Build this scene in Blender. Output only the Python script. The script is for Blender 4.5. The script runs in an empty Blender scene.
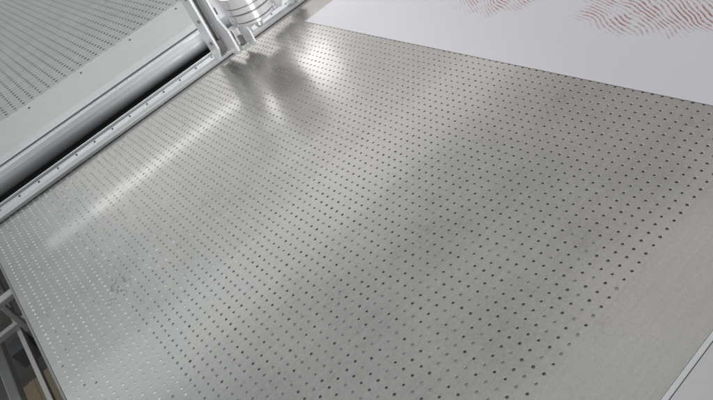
import bpy, math, random
from mathutils import Vector, Matrix
random.seed(4)
C=bpy.context.scene.collection
ZT=0.85
# ---------------- camera from the table's two vanishing directions
cx,cy=356.5,200
A=Vector((1760-cx,-1060-cy));B=Vector((-164-cx,-75-cy))
f=math.sqrt(-(A.dot(B)))
a=Vector((A.x,-A.y,-f)).normalized(); b=Vector((B.x,-B.y,-f)).normalized(); c=a.cross(b).normalized()
R=Matrix((a,b,c))
cam=bpy.data.cameras.new('camera'); co=bpy.data.objects.new('camera',cam); C.objects.link(co)
co.matrix_world=Matrix.Translation((0,0,ZT+1.0))@R.to_4x4()
cam.sensor_width=36; cam.lens=36*f/713; cam.clip_end=100; cam.clip_start=.01
bpy.context.scene.camera=co
def at(px,py,z=0):
    d=R@Vector((px-cx,-(py-cy),-f)); k=(z-1.0)/d.z; return (round(d.x*k,3),round(d.y*k,3))
XL=at(0,262)[0]; YF=(at(660,400)[1]+at(713,330)[1])/2; XP=at(713,106)[0]; YP=at(303,23)[1]; YR=(at(0,222)[1]+at(225,55)[1])/2
# ---------------- materials
def newmat(name):
    m=bpy.data.materials.new(name); m.use_nodes=True
    nt=m.node_tree; b=nt.nodes['Principled BSDF']; return m,nt,b
def N(nt,t,**k):
    n=nt.nodes.new(t)
    for a,v in k.items(): setattr(n,a,v)
    return n
def noise(nt,scale,detail=3,vec=None,rough=.5):
    n=N(nt,'ShaderNodeTexNoise'); n.inputs['Scale'].default_value=scale; n.inputs['Detail'].default_value=detail
    n.inputs['Roughness'].default_value=rough
    if vec is None:
        tc=N(nt,'ShaderNodeTexCoord'); vec=tc.outputs['Object']
    nt.links.new(vec,n.inputs['Vector']); return n.outputs['Fac']
def mr(nt,src,a,b,c,d):
    n=N(nt,'ShaderNodeMapRange'); n.inputs[1].default_value=a;n.inputs[2].default_value=b;n.inputs[3].default_value=c;n.inputs[4].default_value=d
    nt.links.new(src,n.inputs[0]); return n.outputs[0]
def mth(nt,op,a,b=None,c=None):
    n=N(nt,'ShaderNodeMath',operation=op)
    for i,v in enumerate((a,b,c)):
        if v is None: continue
        if isinstance(v,(int,float)): n.inputs[i].default_value=v
        else: nt.links.new(v,n.inputs[i])
    return n.outputs[0]
def mixc(nt,f,a,b):
    n=N(nt,'ShaderNodeMix',data_type='RGBA')
    if isinstance(f,(int,float)): n.inputs[0].default_value=f
    else: nt.links.new(f,n.inputs[0])
    for i,v in ((6,a),(7,b)):
        if isinstance(v,tuple): n.inputs[i].default_value=(*v,1)
        else: nt.links.new(v,n.inputs[i])
    return n.outputs[2]
def metal(name,col,rough,met=1.0,grain=.06,gs=60,bump=.0,rv=.1):
    m,nt,b=newmat(name)
    f=mr(nt,noise(nt,gs,4),.3,.7,1-grain,1+grain)
    n=N(nt,'ShaderNodeVectorMath',operation='SCALE'); n.inputs[0].default_value=col; nt.links.new(f,n.inputs['Scale'])
    nt.links.new(n.outputs[0],b.inputs['Base Color']); b.inputs['Metallic'].default_value=met
    nt.links.new(mr(nt,noise(nt,gs*.3,3),.3,.7,rough*(1-rv),rough*(1+rv)),b.inputs['Roughness'])
    return m
def table_metal(name,tint,tint2,scuff=None):
    m,nt,b=newmat(name)
    tc=N(nt,'ShaderNodeTexCoord'); v=tc.outputs['Object']
    big=noise(nt,1.6,3,v); mid=noise(nt,6,8,v,.66); fine=noise(nt,420,3,v,.7); spk=noise(nt,130,4,v,.75)
    mp=N(nt,'ShaderNodeMapping'); mp.inputs['Scale'].default_value=(1.2,60,1); nt.links.new(v,mp.inputs[0])
    br=noise(nt,2,3,mp.outputs[0])
    k=mth(nt,'ADD',mr(nt,big,.3,.7,-.05,.05),mr(nt,mid,.3,.7,-.075,.075))
    k=mth(nt,'ADD',k,mr(nt,fine,.3,.7,-.12,.12)); k=mth(nt,'ADD',k,mr(nt,spk,.3,.7,-.10,.10))
    k=mth(nt,'ADD',k,mr(nt,br,.3,.7,-.04,.04)); k=mth(nt,'ADD',k,1.0)
    st=mth(nt,'MULTIPLY',mr(nt,noise(nt,11,5,v,.7),.60,.72,0,1),.09); k=mth(nt,'SUBTRACT',k,st)
    sp=N(nt,'ShaderNodeSeparateXYZ'); nt.links.new(v,sp.inputs[0])
    if scuff:
        w=N(nt,'ShaderNodeTexWave'); w.inputs['Scale'].default_value=5; w.inputs['Distortion'].default_value=24; w.inputs['Detail'].default_value=4; w.inputs['Detail Scale'].default_value=1.4
        nt.links.new(v,w.inputs[0])
        ln=mr(nt,w.outputs['Fac'],0,.10,1,0)
        tot=None
        for (sx,sy,r) in scuff:
            dx=mth(nt,'SUBTRACT',sp.outputs[0],sx); dy=mth(nt,'SUBTRACT',sp.outputs[1],sy)
            d=mth(nt,'SQRT',mth(nt,'ADD',mth(nt,'MULTIPLY',dx,dx),mth(nt,'MULTIPLY',dy,dy)))
            q=mr(nt,d,r*.5,r,1,0); tot=q if tot is None else mth(nt,'MAXIMUM',tot,q)
        k=mth(nt,'SUBTRACT',k,mth(nt,'MULTIPLY',mth(nt,'MULTIPLY',tot,ln),.38))
    tint_mix=mr(nt,mth(nt,'ADD',sp.outputs[0],mr(nt,big,.3,.7,-.3,.3)),-.3,.9,0,1)  # blends the two tints from left to right
    base=mixc(nt,tint_mix,tint2,tint)
    n=N(nt,'ShaderNodeVectorMath',operation='SCALE'); nt.links.new(base,n.inputs[0]); nt.links.new(k,n.inputs['Scale'])
    nt.links.new(n.outputs[0],b.inputs['Base Color'])
    b.inputs['Metallic'].default_value=.85
    r=mth(nt,'ADD',mr(nt,mid,.3,.7,.28,.33),mr(nt,spk,.3,.7,-.03,.03))
    nt.links.new(r,b.inputs['Roughness'])
    b.inputs['Coat Weight'].default_value=.27
    b.inputs['Coat Roughness'].default_value=.08
    bp=N(nt,'ShaderNodeBump'); bp.inputs['Strength'].default_value=.08; bp.inputs['Distance'].default_value=.001
    nt.links.new(fine,bp.inputs['Height']); nt.links.new(bp.outputs[0],b.inputs['Normal'])
    return m
s1=at(117,290)
M_table=table_metal('sandblasted_aluminium',(.382,.361,.342),(.345,.374,.358),[(s1[0],s1[1],.07)])
M_rear=table_metal('sandblasted_aluminium_rear',(.45,.485,.46),(.45,.485,.46))
M_rhole=table_metal('rear_hole_grey',(.41,.44,.415),(.41,.44,.415))
M_rim=metal('hole_rim_metal',(.56,.56,.55),.36,1,.1,80)
M_hole=metal('hole_dark',(.25,.25,.245),.6,.3,.2,80)
M_glint=metal('painted_hole_glint',(.88,.89,.90),.5,.15,.2,80)  # glint of the holes, painted as bright hole bottoms
M_pale=metal('pale_grey_hole',(.36,.37,.37),.6,.3,.2,80)  # paler grey hole bottoms
M_alu=metal('anodised_aluminium',(.58,.60,.61),.34,.75,.03)
M_plate=metal('pale_cover_plate',(.50,.53,.52),.4,.5,.03,20)
M_bright=metal('bright_aluminium',(.66,.67,.68),.36,.3,.03)
M_steel=metal('polished_steel',(.66,.66,.67),.18,.6,.02)
M_tube=metal('grey_tube',(.54,.56,.57),.24,.25,.02,30)
M_dark=metal('dark_channel',(.07,.075,.08),.5,.0)
M_screw=metal('screw_steel',(.22,.22,.22),.4,.9)
M_frame=metal('frame_steel',(.42,.42,.41),.4,.5)
M_ring=metal('seal_ring_grey',(.13,.13,.135),.35,.6)
M_white=metal('white_powder_coat',(.58,.58,.59),.45,0,.02)
M_card=metal('cardboard',(.52,.44,.30),.85,0,.1)
M_floor=metal('grey_painted_floor',(.16,.155,.14),.5,0,.3,7)
def paper_mat():
    m,nt,b=newmat('printed_white_sheet')
    tc=N(nt,'ShaderNodeTexCoord'); v=tc.outputs['Object']
    sp=N(nt,'ShaderNodeSeparateXYZ'); nt.links.new(v,sp.inputs[0])
    X=sp.outputs[0];Y=sp.outputs[1]
    nz=noise(nt,6,5,v,.6)
    yy=mth(nt,'PINGPONG',mth(nt,'SUBTRACT',Y,.90-5.9),.295)
    dx=mth(nt,'MULTIPLY',mth(nt,'SUBTRACT',X,1.67),1/.30); dy=mth(nt,'MULTIPLY',yy,1/.27)
    d=mth(nt,'SQRT',mth(nt,'ADD',mth(nt,'MULTIPLY',dx,dx),mth(nt,'MULTIPLY',dy,dy)))
    d=mth(nt,'ADD',d,mr(nt,nz,.3,.7,-.28,.28))
    mask=mr(nt,d,.85,1.1,1,0)
    mp=N(nt,'ShaderNodeMapping'); mp.inputs['Rotation'].default_value=(0,0,math.radians(28)); nt.links.new(v,mp.inputs[0])
    w=N(nt,'ShaderNodeTexWave',wave_type='BANDS',bands_direction='X'); w.inputs['Scale'].default_value=27; w.inputs['Distortion'].default_value=34; w.inputs['Detail'].default_value=2.5; w.inputs['Detail Scale'].default_value=.13; w.inputs['Detail Roughness'].default_value=.55
    nt.links.new(mp.outputs[0],w.inputs[0])
    lines=mr(nt,w.outputs['Fac'],.5,.85,0,1)
    sp2=mr(nt,noise(nt,80,2,v,.6),.34,.46,.2,1)
    lum=mr(nt,noise(nt,16,4,v,.6),.38,.54,.2,1)
    f=mth(nt,'MULTIPLY',mth(nt,'MULTIPLY',mask,lines),mth(nt,'MULTIPLY',sp2,lum))
    base=mixc(nt,mr(nt,noise(nt,300,2,v),.3,.7,0,1),(.745,.74,.785),(.78,.772,.815))
    nt.links.new(mixc(nt,mth(nt,'MULTIPLY',f,.95),base,(.42,.17,.14)),b.inputs['Base Color'])
    b.inputs['Roughness'].default_value=.5
    return m
M_paper=paper_mat()
# ---------------- mesh helpers
class MB:
    def __init__(s): s.v=[];s.f=[];s.m=[]
    def box(s,x0,x1,y0,y1,z0,z1,mi=0):
        n=len(s.v)
        s.v+=[(x0,y0,z0),(x1,y0,z0),(x1,y1,z0),(x0,y1,z0),(x0,y0,z1),(x1,y0,z1),(x1,y1,z1),(x0,y1,z1)]
        for q in ((0,3,2,1),(4,5,6,7),(0,1,5,4),(1,2,6,5),(2,3,7,6),(3,0,4,7)):
            s.f.append(tuple(n+i for i in q)); s.m.append(mi)
    def prism(s,prof,x0,x1):
        n=len(s.v);k=len(prof)
        s.v+=[(x0,y,z) for y,z in prof]+[(x1,y,z) for y,z in prof]
        for i in range(k):
            j=(i+1)%k; s.f.append((n+i,n+j,n+k+j,n+k+i)); s.m.append(0)
        s.f.append(tuple(n+i for i in range(k))[::-1]); s.f.append(tuple(n+k+i for i in range(k))); s.m+=[0,0]
    def lathe(s,cx,cy,prof,seg=32):
        n=len(s.v)
        for r,z in prof:
            for i in range(seg):
                a=2*math.pi*i/seg; s.v.append((cx+r*math.cos(a),cy+r*math.sin(a),z))
        for k in range(len(prof)-1):
            for i in range(seg):
                j=(i+1)%seg
                s.f.append((n+k*seg+i,n+k*seg+j,n+(k+1)*seg+j,n+(k+1)*seg+i)); s.m.append(0)
        s.f.append(tuple(n+i for i in range(seg))[::-1]); s.f.append(tuple(n+(len(prof)-1)*seg+i for i in range(seg))); s.m+=[0,0]
    def build(s,name,mats,parent=None,bevel=0,smooth=False,loc=None):
        me=bpy.data.meshes.new(name); me.from_pydata(s.v,[],s.f)
        if not isinstance(mats,(list,tuple)): mats=[mats]
        for m in mats: me.materials.append(m)
        me.polygons.foreach_set('material_index',s.m)
        if smooth: me.polygons.foreach_set('use_smooth',[True]*len(s.f))
        me.update()
        if smooth: me.set_sharp_from_angle(angle=math.radians(35))
        o=bpy.data.objects.new(name,me); C.objects.link(o)
        if parent: o.parent=parent
        if loc: o.location=loc
        if bevel:
            b=o.modifiers.new('bevel','BEVEL'); b.width=bevel; b.segments=2; b.limit_method='ANGLE'
        return o
def xtube(y,z,r,x0,x1,seg=32):
    m=MB(); m.prism([(y+r*math.cos(2*math.pi*i/seg),z+r*math.sin(2*math.pi*i/seg)) for i in range(seg)],x0,x1); return m
def tag(o,label,cat,group=None):
    o['label']=label;o['category']=cat
    if group:o['group']=group
    return o
def thing(name,label,cat,loc=(0,0,ZT)):
    o=bpy.data.objects.new(name,None);C.objects.link(o);o.location=loc;o.empty_display_size=.1
    return tag(o,label,cat)
def perf(x0,x1,y0,y1,hx0,hy0,nx,ny,p,r1,r2,seg,depth,thick,hole_kind=None):
    s=MB(); hx1=hx0+nx*p; hy1=hy0+ny*p
    V=s.v;F=s.f;Mi=s.m
    def quad(a,b,c,d):
        n=len(V); V.extend([(a,c,0),(b,c,0),(b,d,0),(a,d,0)]); F.append((n,n+1,n+2,n+3)); Mi.append(0)
    quad(x0,x1,y0,hy0);quad(x0,x1,hy1,y1);quad(x0,hx0,hy0,hy1);quad(hx1,x1,hy0,hy1)
    ang=[2*math.pi*i/seg for i in range(seg)]
    sq=[]
    for a in ang:
        c,q=math.cos(a),math.sin(a); k=(p/2)/max(abs(c),abs(q)); sq.append((c*k,q*k))
    for i in range(nx):
        for j in range(ny):
            cx=hx0+(i+.5)*p; cy=hy0+(j+.5)*p
            jx=random.gauss(0,.0004); jy=random.gauss(0,.0004); rr=random.uniform(.85,1.12)
            pl=hole_kind(i,j) if hole_kind else 0      # 0 open, 1 painted glint, 2 paler grey
            dd=(depth,.0013,.0022)[pl]; mi=(2,3,4)[pl]
            n=len(V)
            for (a,b) in sq: V.append((cx+a,cy+b,0))
            for k,(r,z) in enumerate(((r1*rr,0),(r2*rr,-(r1-r2)*.8),(r2*rr*.98,-dd))):
                for a in ang: V.append((cx+jx+r*math.cos(a),cy+jy+r*math.sin(a),z))
            for k in range(3):
                for t in range(seg):
                    u=(t+1)%seg
                    F.append((n+k*seg+t,n+k*seg+u,n+(k+1)*seg+u,n+(k+1)*seg+t)); Mi.append((0,1,mi)[k])
            F.append(tuple(n+3*seg+t for t in range(seg))); Mi.append(mi)
    for a,b,c,d in ((x0,y0,x1,y0),(x1,y0,x1,y1),(x1,y1,x0,y1),(x0,y1,x0,y0)):
        n=len(V); V.extend([(a,b,-thick),(c,d,-thick),(c,d,0),(a,b,0)]); F.append((n,n+1,n+2,n+3)); Mi.append(0)
    return s
# ---------------- floor
m=MB(); m.box(-6,8,-4,12,-.05,0); o=m.build('floor',M_floor); o['kind']='structure'
# ---------------- front table
T=thing('cutting_table','large grey aluminium cutting table with rows of small vacuum holes, in the foreground','table')
P=.0245
YM=(at(700,185)[1]+at(545,400)[1])/2
ny=int((YR-.01-YM)/P); nx=int((XP+.08-(XL+.02))/P)
def hole_kind(i,j):  # painted glints towards the left, paler grey towards left and far
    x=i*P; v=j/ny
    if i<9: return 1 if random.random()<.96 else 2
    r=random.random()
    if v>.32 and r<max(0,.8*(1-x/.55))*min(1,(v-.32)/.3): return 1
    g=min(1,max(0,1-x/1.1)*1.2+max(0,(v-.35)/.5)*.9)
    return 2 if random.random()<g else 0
s=perf(XL,2.75,YF,YR+.03,XL+.012,YM,nx,ny,P,.0041,.0030,16,.0036,.02,hole_kind)
s.build('perforated_top',[M_table,M_rim,M_hole,M_glint,M_pale],T)
m=MB(); m.box(XL-.008,XL-.001,YF,YR,-.03,.0005); m.build('side_trim',M_screw,T,.001)
m=MB(); m.box(XL-.012,XL+.08,YF+.02,YR,-.13,-.033); m.build('side_beam',M_frame,T,.004)
m=MB(); m.box(XL-.01,2.75,YF-.010,YF-.0006,-.03,.0010); m.build('front_trim',M_alu,T,.0008)
m=MB(); m.box(XL-.01,2.75,YF-.22,YF-.0108,-.08,.0018); m.build('front_rail',M_white,T,.002)
for (x,y) in ((-.27,.4),(-.27,2.3),(2.6,.4),(2.6,2.3)):
    m=MB(); m.box(x-.04,x+.04,y-.04,y+.04,-ZT+.0,-.165); m.box(x-.07,x+.07,y-.07,y+.07,-ZT+.001,-ZT+.02); m.build('leg',M_dark,T,.003)
q=at(34,366,-.22)
m=MB(); m.box(q[0]-.006,q[0]+.010,1.2,2.7,-.24,-.22); m.box(q[0]-.006,q[0]-.003,1.2,2.7,-.28,-.2405); m.build('lower_rail',M_frame,T,.002)
q=at(10,378,-.45)
m=MB(); m.box(q[0]-.03,q[0]+.01,1.0,3.0,-.50,-.45); m.build('base_rail',M_plate,T,.004)
q=at(3,297,-.05)
m=MB(); m.box(q[0]-.03,XL-.012,q[1]-.02,q[1]+.02,-.07,-.05); m.box(q[0]-.03,q[0]-.012,q[1]-.018,q[1]+.018,-.2,-.0705); m.build('bracket',M_frame,T,.003)
q=at(8,328,-.2)
m=MB(); m.box(q[0]-.2,XL+.06,q[1]-.012,q[1]+.012,-.225,-.2); m.build('cross_bar',M_frame,T,.003)
q=at(22,338,-.3)
m=MB(); m.box(q[0]-.06,q[0]+.02,q[1]-.05,q[1]+.03,-.38,-.3); m.build('junction_box',M_dark,T,.006)
# ---------------- rear table
T2=thing('rear_table','greenish grey perforated table bed behind the dark slot and round tube','table')
s=perf(-1.2,4.2,3.02,7.8,-1.1,3.50,106,82,.050,.0048,.0045,12,.0004,.02)
s.build('perforated_top',[M_rear,M_rhole,M_rhole],T2)
m=MB(); m.box(-1.2,4.2,2.86,2.945,.003,.040); m.build('slot_edge_strip',M_alu,T2,.003)
m=MB(); m.box(-1.2,4.2,2.957,3.40,.003,.030); m.build('cover_plate',M_plate,T2,.003)
m=MB(); m.lathe(0,0,[(.006,0),(.006,.003),(.004,.004)],12); sc=m.build('screw',M_ring,T2,0,True,(-.5,3.32,.030))
for i in range(1,10):
    k=sc.copy(); C.objects.link(k); k.parent=T2; k.location=(-.5+i*.3,3.32,.030)
# ---------------- rail and tube along the slot
G=thing('guide_rail','long silver guide rail with screws, black slot and round grey tube across the table','rail')
m=MB(); m.prism([(2.45,.002),(2.45,.016),(2.465,.026),(2.515,.026),(2.515,.002)],-1.2,4.2); m.build('rail_strip',M_alu,G,.002)
m=MB(); m.box(-1.2,4.2,2.518,2.528,-.1,.034); m.build('rail_lip',M_alu,G,.002)
m=MB(); m.box(-1.2,4.2,2.535,2.838,-.14,-.10); m.build('slot_floor',M_dark,G)
m=MB(); m.box(-1.2,4.2,2.84,2.855,-.139,.037); m.build('slot_wall',M_dark,G)
xtube(2.752,.018,.046,-1.2,4.2,48).build('round_tube',M_tube,G,0,True)
m=MB(); m.box(-1.2,4.2,2.60,2.625,-.099,-.02); m.build('slot_rib',M_ring,G,.003)
m=MB(); m.lathe(0,0,[(.0038,0),(.0038,.003),(.003,.004)],12); sc=m.build('screw',M_ring,G,0,True,(-.5,2.49,.026))
for i in range(1,24):
    k=sc.copy(); C.objects.link(k); k.parent=G; k.location=(-.5+i*.085,2.49,.026)
# ---------------- cutting head
HX,HY=.98,2.38
H=thing('cutting_head','silver cutting head with cylindrical spindle motor and upright bracket plates over the rail','cutting head',(HX,HY,ZT))
def hb(name,boxes,mat,bev=.002):
    m=MB()
    for q in boxes: m.box(*q)
    return m.build(name,mat,H,bev)
def wedge(name,x0,x1,prof,mat):
    m=MB(); m.prism(prof,x0,x1); return m.build(name,mat,H,.002)
HT=.36
cxy=at(250,6,.20); MX,MY=cxy[0]-HX,cxy[1]-HY
hb('back_plate',[(-.10,.145,.10,.115,.14,.27)],M_bright)
wedge('side_plate',-.200,-.190,[(.098,.02),(.04,.02),(.0,.08),(.0,HT),(.098,HT)],M_bright)
wedge('side_plate',-.150,-.140,[(.098,.03),(-.05,.03),(-.07,.05),(-.07,.14),(-.03,.19),(-.03,HT),(.098,HT)],M_bright)
hb('rail_block',[(-.185,-.153,.03,.097,.04,.10)],M_ring)
hb('guide_bar',[(-.180,-.172,.05,.09,.102,HT-.02)],M_alu)
hb('guide_bar',[(-.165,-.157,.03,.07,.102,HT-.03)],M_ring)
for z in (.07,.13,.2,.27): hb('bolt_block',[(-.1385,-.126,-.01,.03,z,z+.03)],M_ring)
for z in (.10,.2,.3): hb('bolt_block',[(-.206,-.2015,.02,.032,z,z+.012)],M_ring,.001)
wedge('side_plate',-.075,-.067,[(.05,.025),(-.06,.025),(-.09,.05),(-.09,.10),(-.05,.155),(.05,.155)],M_bright)
hb('foot_block',[(-.118,-.083,-.05,.0,.03,.05)],M_alu)
hb('foot_block',[(-.118,-.089,-.03,.02,.053,.12)],M_steel)
hb('foot_block',[(-.112,-.094,-.052,-.032,.055,.09)],M_ring)
hb('foot_block',[(-.060,-.03,-.02,.05,.06,.13)],M_alu)
wedge('side_plate',.15,.160,[(.098,.06),(.03,.06),(-.01,.10),(-.01,.18),(.098,.18)],M_bright)
hb('rail_block',[(.164,.198,.03,.09,.06,.10)],M_bright)
hb('rail_block',[(.168,.194,.04,.08,.102,.15)],M_alu)
hb('foot_block',[(.09,.145,.06,.098,.07,.12)],M_bright)
hb('guide_bar',[(.10,.11,.03,.05,.08,.20)],M_alu)
wedge('side_plate',.215,.225,[(.098,.035),(.04,.035),(.01,.06),(.01,.14),(.098,.14)],M_bright)
hb('rail_block',[(.227,.262,.05,.097,.035,.075)],M_alu)
hb('bolt_block',[(.235,.252,.038,.049,.045,.062)],M_ring,.001)
hb('side_plate',[(.264,.272,.04,.098,.03,.12)],M_bright)
m=MB(); m.lathe(MX,MY,[(.045,.145),(.055,.148),(.055,.154),(.078,.156),(.082,.160),(.082,.170),(.077,.171),(.077,.176),(.089,.178),(.089,.192),(.087,.193),(.087,.196),(.089,.197),(.089,.205),(.085,.207),(.085,.213),(.096,.215),(.096,.235),(.094,.236),(.094,.239),(.096,.24),(.096,.280)],64); m.build('spindle_motor',M_steel,H,0,True)
for (r,z0,z1) in ((.0782,.1712,.1758),(.0864,.2075,.2125),(.0945,.2362,.2388)):
    m=MB(); m.lathe(MX,MY,[(r,z0),(r,z1)],64); m.build('seal_ring',M_ring,H,0,True)
m=MB(); m.lathe(MX,MY,[(.010,.11),(.013,.116),(.016,.12),(.016,.144)],24); m.build('tool_holder',M_alu,H,0,True)
# ---------------- paper
me=MB()
nxp,nyp=20,30
x0,x1,y0,y1=XP,3.2,-.3,YP
for i in range(nxp+1):
    for j in range(nyp+1):
        x=x0+(x1-x0)*i/nxp; y=y0+(y1-y0)*j/nyp
        me.v.append((x,y,.0008+(.0006*(1+math.sin(3*x+1)*math.sin(4*y)) if i else 0)))
for i in range(nxp):
    for j in range(nyp):
        n=i*(nyp+1)+j; me.f.append((n,n+nyp+1,n+nyp+2,n+1)); me.m.append(0)
o=me.build('printed_sheet',M_paper,None,0,True,(0,0,ZT))
tag(o,'large white sheet with faint red printed pattern lying on the perforated table','sheet')
# ---------------- box below at the left
q=at(33,390,-.7)
m=MB(); m.box(-.12,.12,-.09,.09,0,.13); m.box(-.012,.012,-.091,.091,.1305,.1315)
o=m.build('cardboard_box',M_card,None,.004,False,(q[0],q[1],0)); tag(o,'small brown cardboard box on the floor under the left table edge','box')
# ---------------- lights
def area(x,y,z,sx,sy,e,col=(1,1,1),rx=0,rz=0,name='ceiling_or_added_lamp'):
    l=bpy.data.lights.new(name,'AREA'); l.shape='RECTANGLE'; l.size=sx; l.size_y=sy; l.energy=e; l.color=col
    o=bpy.data.objects.new(name,l); C.objects.link(o); o.location=(x,y,z); o.rotation_euler=(rx,0,rz)
K=3.4
for (yp,e,w_,xa,xb) in ((.38,13,.9,-1,6),(.74,5,.5,-1,6),(1.25,32,.8,-2,5),(1.85,8,.6,-2,6),(2.06,26,.06,.0,3.1),(2.06,2.4,.06,-.6,.0),(2.02,34,1.8,2.3,5.4)):  # last two entries added: a fading streak end and glare near the head
    area((xa+xb)/2,yp*K,ZT+2.4,xb-xa,w_,e,(1,.995,.98))
area(1.22,2.85,ZT+.52,.6,.2,1.1,(1,1,1),math.radians(-65),0,'added_glow')  # added unseen light behind the head, for a glow in the table
l=bpy.data.lights.new('added_head_spot','SPOT'); l.energy=850; l.spot_size=math.radians(21); l.spot_blend=1; l.shadow_soft_size=.5  # added unseen spot that brightens the front of the head
o=bpy.data.objects.new('added_head_spot',l); C.objects.link(o); o.location=(.1,-.6,ZT+.6)
o.rotation_euler=(Vector((.98,2.38,ZT+.25))-o.location).to_track_quat('-Z','Y').to_euler()
w=bpy.data.worlds.new('World'); bpy.context.scene.world=w; w.use_nodes=True
bg=w.node_tree.nodes['Background']; bg.inputs[0].default_value=(.98,.985,1,1); bg.inputs[1].default_value=.42
bpy.context.scene.view_settings.view_transform='Standard'
bpy.context.scene.view_settings.look='None'
